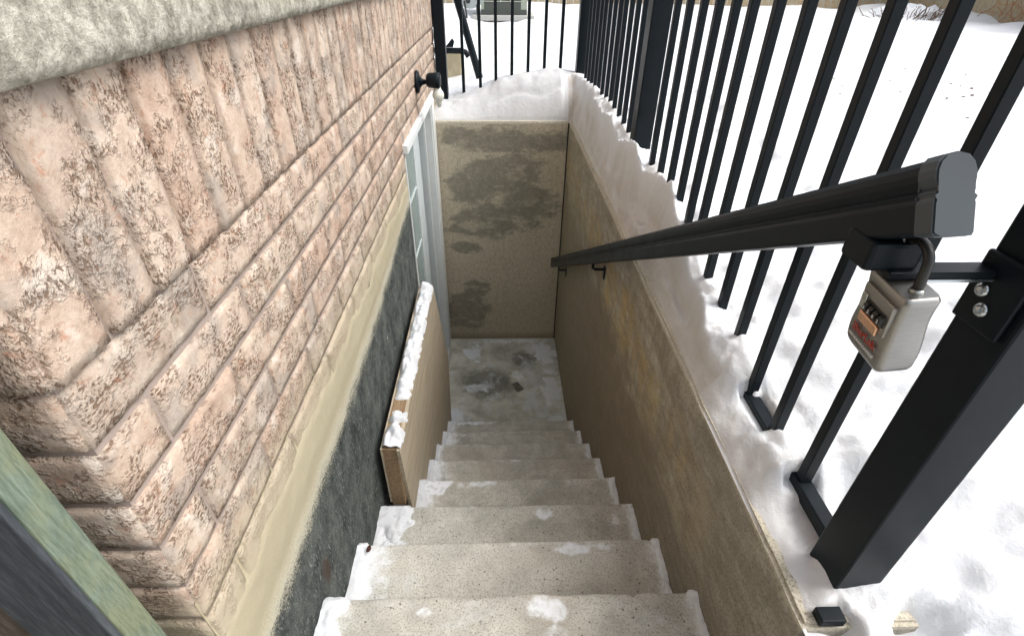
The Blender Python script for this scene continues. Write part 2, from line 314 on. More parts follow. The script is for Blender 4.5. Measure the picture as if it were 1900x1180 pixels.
def lathe(name, axis, org, prof, mat, parent=None, seg=24):     # prof: (distance along axis, radius)
    bm = bmesh.new(); ax = Vector(axis).normalized()
    pts = [Vector(org)+ax*d for d, r in prof]; a = ax.orthogonal().normalized(); b = ax.cross(a); rings = []
    for p, (d, r) in zip(pts, prof): rings.append([bm.verts.new(p+(a*math.cos(k*2*math.pi/seg)+b*math.sin(k*2*math.pi/seg))*max(r, 1e-4)) for k in range(seg)])
    for i in range(len(rings)-1):
        for k in range(seg): bm.faces.new((rings[i][k], rings[i][(k+1) % seg], rings[i+1][(k+1) % seg], rings[i+1][k]))
    bm.faces.new(rings[0]); bm.faces.new(rings[-1][::-1])
    return ob(name, mesh(bm, True), mat, parent)
def ns(x, y, z=0, s=1): return noise.noise(Vector((x*s, y*s, z*s)))
def fb(x, y, z=0, s=1, o=4):
    t = 0; a = 1
    for i in range(o): t += a*noise.noise(Vector((x*s+i*7.3, y*s, z*s))); a *= .5; s *= 2
    return t
def ss(a, b, x):
    t = max(0, min(1, (x-a)/(b-a))); return t*t*(3-2*t)
def interp(t, x):
    if x <= t[0][0]: return t[0][1]
    for (a, u), (b, v) in zip(t, t[1:]):
        if x <= b: return u+(v-u)*(x-a)/(b-a)
    return t[-1][1]

XL, XR, ZT, YB, ZF = -.446, .504, -.90, 3.713, -2.80
RUN, RISE = .2567, .1767
ny = lambda i: 2.469-RUN*i
nz = lambda i: -2.566+RISE*i
COURSE, MOD = .094, .279

# ================================================================ house
house = thing('brick_house', 'rough pinkish brick house wall with pale stone band over a black-coated foundation', 'house', (XL, .4, ZT))
wall_bm = bmesh.new(); bx(wall_bm, -6, XL-.0055, .3935, 4.055, -.735, 4.6); bx(wall_bm, -6, XL-.0059, .3938, 2.455, -.925, -.7352); bx(wall_bm, -6, XL-.0059, 3.655, 4.0547, -.925, -.7352)
ob('mortar_wall', mesh(wall_bm), MORTAR, house)
random.seed(3)
def brick_mesh(L, H, D, seed, nx=16, nzz=6, rugged=.0011):
    """rough faced brick; front face looks along +Y, centre of front at the origin"""
    bm = bmesh.new(); g = []
    for j in range(nzz+1):
        row = []
        for i in range(nx+1):
            u = i/nx; w = j/nzz; x = (u-.5)*L; z = (w-.5)*H
            ex = min(u, 1-u)*L; ez = min(w, 1-w)*H; e = min(ex, ez)
            y = fb(x+seed*3.1, z, seed*1.7, 26, 3)*rugged*1.5 + fb(x, z+seed, 9, 85, 2)*rugged*.9
            y -= .0016*(1-ss(0, .004, e))
            if i in (0, nx): x += fb(z, seed, i, 60, 2)*.0015
            if j in (0, nzz): z += fb(x, seed, j+3, 50, 3)*.0014
            row.append(bm.verts.new((x, y, z)))
        g.append(row)
    for j in range(nzz):
        for i in range(nx): bm.faces.new((g[j][i], g[j][i+1], g[j+1][i+1], g[j+1][i]))
    rim = [g[0][i] for i in range(nx+1)]+[g[j][nx] for j in range(1, nzz+1)]+[g[nzz][i] for i in range(nx-1, -1, -1)]+[g[j][0] for j in range(nzz-1, 0, -1)]
    bk = [bm.verts.new((v.co.x, -D, v.co.z)) for v in rim]
    for k in range(len(rim)): bm.faces.new((rim[k], rim[(k+1) % len(rim)], bk[(k+1) % len(rim)], bk[k]))
    me = mesh(bm, True); me.materials.append(BRICK); return me
FULL = [brick_mesh(.268, .0815, .04, s) for s in range(7)]
HALF = [brick_mesh(.092, .0815, .04, s+20, 6, 6) for s in range(3)]
NB = [0]
def put_brick(me, loc, rot, name='brick'):
    o = bpy.data.objects.new(name, me); COL.objects.link(o); o.parent = house; o.location = Vector(loc)-house.location; o.rotation_euler = rot; NB[0] += 1; return o
FX = (0, 0, -math.pi/2)      # front looks +X
YC = .387
# soldier course
k = 0; y = YC+.004
while y < 4.06:
    if y+.084 > 4.07: break
    put_brick(random.choice(FULL), (XL+.006+random.uniform(-.0015, .0015), y+.042, -.222), (math.pi/2*random.choice((1, -1)), 0, 0) if False else (0, math.pi/2*random.choice((1, -1)), -math.pi/2)); y += .0945
# running courses
for c in range(6):
    zc = -.3575-COURSE*(c+.5)
    y0 = YC+(0 if c % 2 == 0 else -(MOD-.104)+.0)
    y = YC
    first = True
    while y < 4.05:
        L = MOD
        if first and c % 2 == 1: L = .104
        first = False
        ya, yb = y, min(y+L, 4.058)
        if c >= 4 and yb > 2.44 and ya < 3.69:
            if ya < 2.40: yb = 2.452
            elif yb > 3.72: ya = 3.67
            else: y += L; continue
        l = yb-ya-.011
        if l > .03:
            me = random.choice(HALF if l < .15 else FULL)
            o = put_brick(me, (XL+random.uniform(-.0015, .0015), (ya+yb)/2, zc+random.uniform(-.001, .001)), (0, random.choice((0, math.pi)), -math.pi/2))
            o.scale = (l/(.092 if l < .15 else .268), 1, 1)
        y += L
# return face (towards the camera), bricks wrap the corner
for c in range(6):
    zc = -.3575-COURSE*(c+.5); x = XL-.002
    first = True
    while x > -2.0:
        L = .104 if (first and c % 2 == 0) else MOD
        first = False
        l = L-.011; me = random.choice(HALF if l < .15 else FULL)
        o = put_brick(me, (x-L/2, YC+random.uniform(-.001, .001), zc), (0, random.choice((0, math.pi)), math.pi)); o.scale = (l/(.092 if l < .15 else .268), 1, 1)
        x -= L
x = XL
while x > -2.0:
    put_brick(random.choice(FULL), (x-.042, YC-.006, -.222), (0, math.pi/2, math.pi)); x -= .0945
# plain courses above the stone band
def joined(name, specs, parent):
    bm = bmesh.new()
    for me, M4 in specs:
        n0 = len(bm.verts); bm.from_mesh(me); bm.verts.ensure_lookup_table()
        for v in bm.verts[n0:]: v.co = M4 @ v.co
    m2 = bpy.data.meshes.new('m'); bm.to_mesh(m2); bm.free()
    for p in m2.polygons: p.use_smooth = True
    return ob(name, m2, BRICK, parent)
LOW = [brick_mesh(.268, .083, .04, s+40, 5, 2) for s in range(4)]
sp = []
for c in range(16):
    zc = .135+COURSE*(c+.5); y = YC-(MOD/2 if c % 2 else 0)
    while y < 4.05:
        ya, yb = max(y, YC), min(y+MOD, 4.058); l = yb-ya-.011
        if l > .03: sp.append((random.choice(LOW), Matrix.Translation((XL, (ya+yb)/2, zc)) @ Matrix.Rotation(-math.pi/2, 4, 'Z') @ Matrix.Diagonal((l/.268, 1, 1, 1))))
        y += MOD
    x = XL-.002-(.104 if c % 2 == 0 else 0)
    while x > -2.0:
        sp.append((random.choice(LOW), Matrix.Translation((x-MOD/2, YC, zc)) @ Matrix.Rotation(math.pi, 4, 'Z'))); x -= MOD
tag(joined('upper_brickwork', sp, house), kind='stuff')
# stone band
def stone(y0, y1, seed, ret=False, xa=XL, xb=0):
    bm = bmesh.new(); z0, z1 = -.094, .128; n = max(8, int((y1-y0)/.03)); g = []
    prof = [(-.03, z0), (.018, z0), (.032, z0+.004), (.037, z0+.014)]+[(.038, z0+.02+(z1-z0-.04)*t/8) for t in range(9)]+[(.036, z1-.01), (.026, z1), (-.03, z1)]
    for i in range(n+1):
        u = y0+(y1-y0)*i/n; row = []
        e = min(i, n-i)
        for j, (d, z) in enumerate(prof):
            dd = d+(fb(u+seed, z, seed, 24, 3)*.0032 if 1 < j < 13 else 0)-(.004 if e == 0 and 0 < j < 14 else 0)
            row.append(bm.verts.new((XL+dd, u, z+fb(u, d, seed, 20, 2)*.0012) if not ret else (u, YC-dd, z)))
        g.append(row)
    for i in range(n):
        for j in range(len(prof)-1): bm.faces.new((g[i][j], g[i][j+1], g[i+1][j+1], g[i+1][j]))
    bm.faces.new(g[0]); bm.faces.new(g[-1][::-1])
    return ob('band_stone', mesh(bm, True), STONE, house)
for a_, b_, s_ in ((YC-.037, 1.250, 1), (1.256, 2.20, 2), (2.206, 3.15, 3), (3.156, 4.07, 4)): stone(a_, b_, s_)
stone(-1.4, XL-.005, 6, True)
# foundation
bm = bmesh.new(); bx(bm, -6, XL-.001, .3985, 2.458, -3.1, -.9255); bx(bm, -6, -.62, 2.4575, 3.6, -3.1, -.7355); bx(bm, -6, XL-.001, 3.565, 4.053, -3.1, -.9255)
ob('foundation', mesh(bm), FOUND, house)
for ya_, yb_, nn in ((YC+.002, 2.428, 300), (3.705, 4.05, 50)):
    bm = bmesh.new(); g = []
    for i in range(nn+1):
        y = ya_+(yb_-ya_)*i/nn; row = []
        for j in range(31):
            z = -1.03+.25*j/30; th = .0030-.009*ss(-.915, -.865, z+.03*fb(y, z, 3, 6, 3))+.0012*fb(y, z, 1, 30, 4)
            row.append(bm.verts.new((XL-.0015+(th+.0015)*ss(-1.03, -.96, z), y, z)))
        g.append(row)
    for i in range(nn):
        for j in range(30): bm.faces.new((g[i][j], g[i+1][j], g[i+1][j+1], g[i][j+1]))
    ob('parging', mesh(bm, True), FOUND, house)
# roofing above, out of the picture: eave
box('eave', -6.3, -.05, .0, 4.5, 4.6, 4.75, WHITE, house)

# basement door, set back in the foundation
DX = -.537
box('door_jamb', -.60, XL+.004, 3.545, 3.566, ZF, -.742, JAMBW, house, .002)
box('door_jamb', -.60, XL+.004, 2.440, 2.4565, ZF, -.742, JAMBW, house, .002)
box('door_casing', XL-.004, XL+.012, 3.5665, 3.700, ZF, -.742, JAMBW, house, .003)
box('door_stop', -.50, -.488, 3.528, 3.5445, ZF, -.743, JAMBW, house, .001)
box('head_trim', -.60, XL+.022, 2.43, 3.70, -.7415, -.700, WHITE, house, .003)
door = box('door', DX-.04, DX, 2.459, 3.543, ZF+.02, -.745, DOORW, house)
GY0, GY1, GZ0, GZ1 = 2.60, 3.20, -1.95, -.86
def dbox(n, *a): 
    o = box(n, *a[:-1], a[-1], None)
    o.parent = door; off = house.location+door.location; o.location = -off; return o
dbox('glass', DX+.001, DX+.005, GY0, GY1, GZ0, GZ1, GLASS)
for a_ in ((GY0-.035, GY0, GZ0-.035, GZ1+.035), (GY1, GY1+.035, GZ0-.035, GZ1+.035), (GY0, GY1, GZ1, GZ1+.035), (GY0, GY1, GZ0-.035, GZ0)):
    dbox('lite_frame', DX+.0006, DX+.014, *a_, WHITE)
for t in (.36, .70):
    zz = GZ0+(GZ1-GZ0)*t; dbox('muntin', DX+.0055, DX+.011, GY0+.001, GY1-.001, zz-.006, zz+.006, DOORW)
dbox('muntin', DX+.0062, DX+.0117, (GY0+GY1)/2-.008, (GY0+GY1)/2+.008, GZ0+.001, GZ1-.001, WHITE)
dbox('panel_moulding', DX+.0006, DX+.008, 2.68, 3.32, -2.62, -2.12, DOORW)
box('door_sill', -.56, XL+.02, 2.46, 3.54, ZF-.01, ZF+.03, SLAB, house, .004)

# ================================================================ walls of the stairwell
def slabmesh(name, x0, x1, y0, y1, z0, z1, mat, seed, label, cat):
    bm = bmesh.new(); bx(bm, x0, x1, y0, y1, z0, z1)
    ed = [e for e in bm.edges if all(abs(v.co.z-z1) < 1e-6 for v in e.verts)]
    bmesh.ops.bevel(bm, geom=ed, offset=.007, segments=2, affect='EDGES')
    # fine cuts so that the edge wanders a little
    n = int(max(x1-x0, y1-y0)/.03)
    long_y = (y1-y0) > (x1-x0)
    for i in range(1, n):
        t = i/n; co = (0, y0+(y1-y0)*t, 0) if long_y else (x0+(x1-x0)*t, 0, 0); no = (0, 1, 0) if long_y else (1, 0, 0)
        bmesh.ops.bisect_plane(bm, geom=bm.verts[:]+bm.edges[:]+bm.faces[:], plane_co=co, plane_no=no)
    for v in bm.verts:
        if v.co.z > z1-.02:
            d = fb(v.co.x, v.co.y, seed, 6, 4)*.0035
            v.co.z += fb(v.co.x, v.co.y, seed+4, 3, 3)*.003
            if long_y and v.co.x < x0+.02: v.co.x += d
            if not long_y and v.co.y < y0+.02: v.co.y += d
    o = ob(name, mesh(bm), mat); tag(o, label, cat); return o
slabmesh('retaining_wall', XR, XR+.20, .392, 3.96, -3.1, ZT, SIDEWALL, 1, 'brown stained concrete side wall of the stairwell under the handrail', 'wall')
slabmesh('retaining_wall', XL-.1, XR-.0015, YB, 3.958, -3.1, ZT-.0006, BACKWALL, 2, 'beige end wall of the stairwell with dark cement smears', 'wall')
jo = box('corner_joint', XR-.010, XR-.0018, YB-.006, YB-.0005, ZF, ZT-.01, MISSING); tag(jo, 'thin dark sealant joint running up the far right corner of the stairwell', 'joint')
# floor of the landing
def blob(x, y, bl):
    t = 0
    for (cx, cy, rx_, ry_, a_) in bl:
        d = math.hypot((x-cx)/rx_, (y-cy)/ry_)+fb(x, y, cx, 16, 4)*.55
        t = max(t, a_*(1-ss(.5, 1.15, d)))
    return t
LB = [(-.233, 3.50, .09, .15, .7), (.40, 3.50, .12, .16, .7), (.42, 3.08, .09, .22, .7), (-.16, 3.05, .12, .06, .5), (-.327, 2.74, .06, .1, 1.1), (.149, 3.2, .1, .07, .5), (-.05, 2.96, .07, .05, .35), (.42, 2.7, .08, .05, .5), (.1, 3.67, .4, .035, .5)]
bm = bmesh.new(); bmesh.ops.create_grid(bm, x_segments=110, y_segments=130, size=.5); fl_ = bm.verts.layers.float.new('frost')
for v in bm.verts:
    v.co = Vector((-.03+v.co.x*1.10, 3.05+v.co.y*1.4, ZF+fb(v.co.x, v.co.y, 3, 4, 3)*.004)); v[fl_] = blob(v.co.x, v.co.y, LB)*1.5
tag(ob('landing_floor', mesh(bm, True), LANDING), kind='structure')

# ================================================================ steps
stairs = thing('concrete_staircase', 'pale speckled concrete steps leading down to the basement door', 'stairs', (0, 2.469, ZF))
def step_mesh(i):
    y1, z1 = ny(i), nz(i); y0 = y1-RUN-.03; n = 170; bm = bmesh.new(); g = []; fl_ = bm.verts.layers.float.new('frost'); xw = XL if i >= 5 else -.351
    xr_, xl_ = XR-.001, XL+.0005
    hh = RISE if i else .24
    base = [(y0, z1, 0)]+[(y0+(y1-.022-y0)*t/26, z1, 0) for t in range(1, 27)]+[(y1-.014, z1, 1), (y1-.007, z1-.0015, 1), (y1-.0025, z1-.005, 1), (y1, z1-.011, 1), (y1-.001, z1-.05, .5), (y1-.002, z1-hh-.03, 0)]
    for k in range(n+1):
        x = xl_+(xr_-xl_)*k/n; row = []
        for y, z, w in base:
            dy = w*(fb(x, i*3, 1, 7, 4)*.0045-max(0, ns(x, i*5, 2, 22)-.42)*.03); dz = w*(fb(x, i*3, 5, 9, 3)*.002)-max(0, ns(x, i*5, 2, 22)-.42)*.012*w
            if w == 0: dz += fb(x, y, i, 5, 3)*.0018
            v = bm.verts.new((x, y+dy, z+dz)); row.append(v)
            if z > z1-.02: v[fl_] = max(blob(x, y, STEPB[i])*1.7, 1.1*(1-ss(0, .13+.06*math.sin(i*2.3), x-xw)), .8*(1-ss(0, .08, XR-x)), .55*ss(-.035, -.004, y-y1)*ss(0, .4, fb(x, i, 2, 3, 3)+.1))
        g.append(row)
    for k in range(n):
        for j in range(len(base)-1): bm.faces.new((g[k][j], g[k+1][j], g[k+1][j+1], g[k][j+1]))
    bm.faces.new(g[0]); bm.faces.new(g[-1][::-1])
    return mesh(bm, True)
tl = box('top_landing', XL-3, 3.0, -3.0, ny(9), -1.2, nz(9), TREAD); tag(tl, kind='structure')

# snow lying on the steps
STEPB = {7: [(.111, .633, .07, .036, .5), (-.184, .63, .03, .014, .4), (.132, .575, .035, .02, .35)],
         6: [(.231, .896, .07, .022, .55), (.338, .906, .08, .013, .5), (-.403, .795, .04, .018, .5)],
         5: [(-.40, 1.16, .075, .13, 1.6), (.161, 1.144, .055, .032, .55), (.423, 1.119, .022, .05, .45), (-.36, 1.03, .05, .04, .8)],
         4: [(-.292, 1.409, .10, .045, .8), (-.10, 1.414, .08, .028, .55), (.306, 1.408, .05, .022, .35)],
         3: [(.053, 1.688, .05, .014, .35)], 2: [(.1, 1.93, .04, .012, .2)], 1: [(-.2, 2.18, .12, .02, .3)], 0: [(-.2, 2.45, .16, .02, .5)], 8: []}
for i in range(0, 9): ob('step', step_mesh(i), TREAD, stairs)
bm = bmesh.new()
def sheet(bm, x0, x1, y0, y1, z, hf, nx, nyy):
    g = {}
    for i in range(nx+1):
        for j in range(nyy+1):
            x = x0+(x1-x0)*i/nx; y = y0+(y1-y0)*j/nyy; g[i, j] = (x, y, hf(x, y))
    vv = {}
    def V(i, j):
        if (i, j) not in vv: x, y, h = g[i, j]; vv[i, j] = bm.verts.new((x, y, z+max(h, -.006)))
        return vv[i, j]
    for i in range(nx):
        for j in range(nyy):
            if max(g[i, j][2], g[i+1, j][2], g[i+1, j+1][2], g[i, j+1][2]) > 0: bm.faces.new((V(i, j), V(i+1, j), V(i+1, j+1), V(i, j+1)))
for i in range(0, 9):
    xl = XL if i >= 5 else -.351; wl_ = .055 if i >= 5 else .035
    y1 = ny(i); y0 = y1-RUN
    def hf(x, y, i=i, xl=xl, wl_=wl_, y1=y1):
        w = wl_*(.75+.35*math.sin(i*1.9+1))*(1+.6*fb(y, i, 3, 14, 3)); t = 1-ss(w*.45, w*1.15, x-xl+fb(x, y, i, 30, 2)*.006)
        wr = .026*(1+.8*fb(y, i, 8, 12, 3)); r = 1-ss(wr*.4, wr*1.2, XR-x)
        if i in (7, 6, 4): r = max(r, (1-ss(.012, .028, math.hypot((XR-x), (y1-y)*.6)))*2.2) 
        h = max(t*.017, r*.011*ss(-.5, .3, fb(y, i, 12, 9, 2)), (blob(x, y, STEPB[i])-.62)*.022)
        h *= 1-ss(-.014, .001, y-y1)*.75
        return h*(1+.25*fb(x, y, 2, 30, 2))-.0048+.0035*fb(x, y, 7, 70, 3)
    sheet(bm, xl+.001, XR-.0015, y0+.002, y1+.001, nz(i)+.0015, hf, 210, 58)
def hl(x, y): return (blob(x, y, LB)-.35)*.014*(1+.4*fb(x, y, 1, 25, 2))-.004+.0022*fb(x, y, 5, 40, 3)
sheet(bm, XL+.002, XR-.002, 2.5, YB-.002, ZF+.003, hl, 150, 170)
tag(ob('step_snow', mesh(bm, True), SNOW2), 'patchy white snow lying in the corners of the steps and landing', 'snow', kind='stuff')

# ================================================================ plywood box on the left of the steps
ply = thing('plywood_guard', 'narrow plywood-faced wooden guard beside the steps with snow along its top', 'guard', (-.38, 1.21, -1.8))
bm = bmesh.new(); P = [(1.212, -1.405), (2.335, -1.405), (2.74, -2.22), (2.62, -2.80), (2.455, -2.80), (2.455, -2.575)]
for i in range(0, 5): P += [(ny(i)+.001, nz(i)-.012)] if i == 0 else [(ny(i)-.001, nz(i-1)-.012), (ny(i)-.001, nz(i)-.012)]
P += [(1.262, nz(4)-.012)]
a1 = [bm.verts.new((-.351, y, z)) for y, z in P]; a2 = [bm.verts.new((-.363, y, z)) for y, z in P]
bm.faces.new(a1); bm.faces.new(a2[::-1])
for k in range(len(P)): bm.faces.new((a1[k], a1[(k+1) % len(P)], a2[(k+1) % len(P)], a2[k]))
ob('plywood_face', mesh(bm), PLY, ply)
box('top_rail', -.414, -.3635, 1.220, 2.33, -1.443, -1.4055, LUMBER, ply, .002)
box('end_stud', -.414, -.3638, 1.2190, 1.262, -1.72, -1.4435, LUMBER, ply, .002)
box('far_stud', -.414, -.3638, 2.26, 2.3, -2.35, -1.4435, LUMBER, ply, .002)
box('back_ply', -.4205, -.4145, 1.2175, 2.335, -1.70, -1.403, PLY, ply)
bm = bmesh.new()
def hp(x, y):
    t = (x+.382)/.031; prof = math.sqrt(max(0, 1-t*t*.85)); gap = fb(y, 1, 5, 5.5, 3)
    h = .030*prof*(1+.45*fb(x*2, y, 3, 9, 3))
    if y < 1.75: h *= .35+.9*ss(-.12, .12, gap)
    for cy, r in ((1.44, .035), (1.33, .03)): h -= .028*(1-ss(r*.4, r, abs(y-cy)))
    h *= .55+.9*ss(-.5, .4, fb(x, y, 9, 11, 3))
    return h-.006+.006*fb(x, y, 4, 35, 3)
sheet(bm, -.417, -.345, 1.222, 2.325, -1.405, hp, 18, 240)
tag(ob('ledge_snow', mesh(bm, True), SNOW2), 'lumpy strip of snow along the top of the plywood guard', 'snow', kind='stuff')

# ================================================================ metal fence
FXL = .602; BW = .0215
fence = thing('metal_fence', 'long black metal fence of square balusters standing on the right side wall', 'fence', (FXL, .45, ZT))
near = [.657, .781, .909, 1.032, 1.161, 1.292, 1.42, 1.52, 1.640, 1.762, 1.890, 2.018]
near = [.657, .785, .912, 1.038, 1.165, 1.292, 1.42, 1.525, 1.640, 1.762, 1.890, 2.018]
far = [2.456, 2.578, 2.70, 2.828, 2.947, 3.076, 3.211, 3.346, 3.467, 3.609, 3.737, 3.865]
bal_bm = bmesh.new(); bx(bal_bm, 0, BW, 0, BW, -.85, .16, .0015, 1); BAL = mesh(bal_bm); BAL.materials.append(BLACK)
def baluster(x, y, par): 
    o = bpy.data.objects.new('baluster', BAL); COL.objects.link(o); o.parent = par; o.location = Vector((x, y, 0))-par.location
for y in near+far: baluster(FXL, y-BW, fence)
PW = .076
post_bm = bmesh.new(); bx(post_bm, 0, PW, 0, PW, -.90, .22, .004, 2); POST = mesh(post_bm); POST.materials.append(BLACK)
def post(x, y, par, lab=None):
    o = bpy.data.objects.new('post', POST); COL.objects.link(o); o.parent = par; o.location = Vector((x, y, 0))-par.location
    if lab: o['label'] = lab
    bm = bmesh.new(); bx(bm, x-.004, x+PW+.004, y-.004, y+PW+.004, .2205, .235, .003, 1); c = ob('post_cap', mesh(bm), BLACK); c.parent = o; c.location = -Vector((x, y, 0))
    return o
post(.573, .440, fence, 'thick near post carrying the handrail bracket'); post(.573, 2.178, fence)
box('rail_bracket', .5995, .6235, .553, 2.15, -.875, -.850, BLACK, fence, .002)
for y in ((.5165, 2.1775), (2.2545, 3.985)):
    box('bottom_rail', .596, .627, *y, -.876, -.846, BLACK, fence, .003); box('top_rail', .594, .629, *y, .1605, .20, BLACK, fence, .004)
bpy.data.objects.remove(bpy.data.objects['rail_bracket'])
for y in (.668, .93): box('rail_foot', .590, .633, y-.012, y+.012, -.90, -.8765, BLACK, fence, .002)
box('foot_plate', .528, .570, .3905, .415, -.8995, -.880, BLACK, fence, .002)
bf = thing('metal_fence', 'short black metal fence with thin balusters across the far end of the stairwell', 'fence', (0, 3.97, -.8))
YF = 3.99
for x in (-.246, -.124, -.012, .102, .217, .333, .448): baluster(x-BW/2, YF, bf)
post(-.436, YF-.02, bf); post(.560, YF-.02, bf)
box('bottom_rail', -.3595, .5595, YF-.006, YF+.025, -.876, -.846, BLACK, bf, .003); box('top_rail', -.3595, .5595, YF-.008, YF+.027, .1605, .20, BLACK, bf, .004)

# ================================================================ handrail
HX, HY, HZ, SL = .444, .457, -.178, -.566
rail = thing('handrail', 'long black moulded handrail sloping down the right wall of the stairwell', 'handrail', (HX, HY, HZ))
PR = [(-.019, -.036), (.019, -.036), (.0295, -.035), (.032, -.032), (.032, -.006), (.0305, -.003), (.0285, -.001), (.0285, .001), (.030, .003), (.0245, .0065), (.0275, .010), (.031, .016), (.031, .023), (.027, .031), (.018, .037), (0, .0395)]
PR = [(x*.60, z) for x, z in PR]; PR = PR+[(-x, z) for x, z in PR[::-1][1:-2]]
d = Vector((0, 1, SL)).normalized(); nrm = Vector((0, -SL, 1)).normalized()
def extr(prof, p0, p1, bulge=0, ends=True):
    bm = bmesh.new(); g = []
    for p in (p0, p1): g.append([bm.verts.new(p+Vector((x, 0, 0))+nrm*z) for x, z in prof])
    n = len(prof)
    for k in range(n): bm.faces.new((g[0][k], g[0][(k+1) % n], g[1][(k+1) % n], g[1][k]))
    bm.faces.new(g[0]); bm.faces.new(g[1][::-1]); return bm
p0 = Vector((HX-.0085, HY, HZ)); p1 = Vector((HX, 3.66, HZ+SL*(3.66-HY)))
ob('rail', mesh(extr(PR, p0+d*.012, p1)), BLACK, rail)
bm = extr([(x*1.09, z*1.06) for x, z in PR], p0-d*.004, p0+d*.020)
bmesh.ops.bevel(bm, geom=[e for e in bm.edges if e.calc_length() < .03 and abs((e.verts[0].co-e.verts[1].co).dot(d)) < 1e-5], offset=.0018, segments=2, affect='EDGES')
CAPM = simple('satin_black_plastic', (.040, .052, .062), .42, var=.1, sc=200)
ob('end_cap', mesh(bm), CAPM, rail)
ob('end_cap', mesh(extr([(x*1.05, z*1.05) for x, z in PR], p1-d*.001, p1+d*.006)), BLACK, rail)
for y in (3.30, 2.10):
    zt = HZ+SL*(y-HY)-.045; bm = bmesh.new()
    tube(bm, [(HX, y, zt+.012), (HX, y, zt-.018), (HX+.012, y, zt-.026), (XR-.004, y, zt-.026)], .0065, 8)
    bx(bm, XR-.007, XR-.0008, y-.014, y+.014, zt-.075, zt-.012, .002, 1)
    ob('wall_bracket', mesh(bm), BLACK, rail)
# bracket to the near post
bm = bmesh.new(); bx(bm, .413, .475, .495, .545, -.283, -.248, .005, 2); ob('saddle', mesh(bm), BLACK, rail)
bm = bmesh.new(); bx(bm, .44, .5645, .488, .514, -.2885, -.280, .001, 1); ob('bracket_arm', mesh(bm), BLACK, rail)
box('arm_glint', .4755, .5645, .487, .4905, -.2925, -.2888, CHROME, rail, .0006)  # pale strip put in for the reflection along the arm's front edge
bm = bmesh.new(); bx(bm, .5648, .5722, .450, .515, -.352, -.262, .003, 2); fl = ob('bracket_plate', mesh(bm), BLACK, rail)
for y, z in ((.494, -.306), (.482, -.3265)):
    lathe('bolt', (-1, 0, 0), (.5648, y, z), [(0, .0092), (.002, .0090), (.0045, .0065), (.0055, .0025)], CHROME, rail, 16)

# ================================================================ key lock box hanging from the bracket
LBC = Vector((.471, .492, -.347))
lock = thing('key_lockbox', 'small brushed metal combination key box with red lettering hanging by its shackle', 'lockbox', LBC)
lock.rotation_euler = (.13, .05, -1.60); lock.scale = (1.12, 1.12, 1.12)
def lob(name, me, mat): 
    o = bpy.data.objects.new(name, me); COL.objects.link(o); o.parent = lock
    if mat and not me.materials: me.materials.append(mat)
    return o
LBODY = M('satin_steel_body', .38, .9, .5); v_ = LBODY.obj(False); LBODY.col(LBODY.mix(LBODY.noise(LBODY.map(v_, (1, 1, 12)), 60, 3), (.27, .265, .25), (.38, .375, .36))); LBODY = LBODY.m
bm = bmesh.new(); secs = []
zs = [i/22 for i in range(23)]
for t in zs:
    z = (.5-t)*.099
    w = .033+.0016*math.sin((t-.1)*math.pi*2.1+3.3)*ss(0, .15, t)*(1 if t < .93 else .8); 
    dd = .0182+.0012*math.sin(t*math.pi*2+3.4)
    k = 1-.16*(max(0, (t-.9)/.1))**2-.10*(max(0, (.04-t)/.04))
    pts = []; rr = .006
    for (sx, sy), a0 in zip(((1, 1), (-1, 1), (-1, -1), (1, -1)), (0, 90, 180, 270)):
        for q in range(5):
            an = math.radians(a0+q*22.5); pts.append(((sx*(w-rr)+rr*math.cos(an))*k, (sy*(dd-rr)+rr*math.sin(an))*k))
    secs.append([bm.verts.new((x, y, z)) for x, y in pts])
for a_, b_ in zip(secs, secs[1:]):
    for k in range(20): bm.faces.new((a_[k], a_[(k+1) % 20], b_[(k+1) % 20], b_[k]))
bm.faces.new(secs[0]); bm.faces.new(secs[-1][::-1])
me = mesh(bm); 
for p in me.polygons: p.use_smooth = abs(p.normal.z) < .8
lob('body', me, LBODY)
fy = -.0195
def lbox(name, x0, x1, z0, z1, y0, y1, mat, bev=.0006):
    bm = bmesh.new(); bx(bm, x0, x1, y0, y1, z0, z1, bev, 1); return lob(name, mesh(bm), mat)
lbox('face_plate', -.0255, .0255, -.004, .036, fy-.0015, fy+.004, LBODY, .0012)
lbox('dial_window', -.012, .021, .006, .0225, fy-.0024, fy-.0012, DARKP)
for k in range(4):
    x = -.008+k*.0085; bm = bmesh.new(); tube(bm, [(x-.0028, fy-.0012, .0143), (x+.0028, fy-.0012, .0143)], .0062, 14); lob('dial', mesh(bm), DARKP)
    for zz, dg in ((.0185, '3582'[k]), (.0135, '0471'[k])):
        pass
lbox('release_slide', -.0225, -.0135, .007, .026, fy-.0036, fy-.0014, SILVER)
lbox('copper_plate', -.017, .0165, -.0075, .0045, fy-.0044, fy-.0014, COPPER, .001)
def text(name, s, size, loc, mat, parent, ext=.0002, rot=(math.pi/2, 0, 0), fit=None):
    c = bpy.data.curves.new('t', 'FONT'); c.body = s; c.size = size; c.extrude = ext; c.align_x = 'CENTER'; c.align_y = 'CENTER'; c.offset = size*.02; c.resolution_u = 2
    t = bpy.data.objects.new('tmp', c); COL.objects.link(t); dg = bpy.context.evaluated_depsgraph_get(); dg.update()
    me = bpy.data.meshes.new_from_object(t.evaluated_get(dg)); bpy.data.objects.remove(t)
    o = bpy.data.objects.new(name, me); COL.objects.link(o); o.parent = parent; o.location = loc; o.rotation_euler = rot; me.materials.clear(); me.materials.append(mat)
    if fit: o.scale = fit
    return o
text('lettering', 'ShurLok', .0125, (.0, fy-.0022, -.0195), RED, lock, fit=(1.0, 1.15, 1))
lbox('caption_line', -.0235, -.014, -.0315, -.0298, fy-.0036, fy-.0015, WHT, .0002)
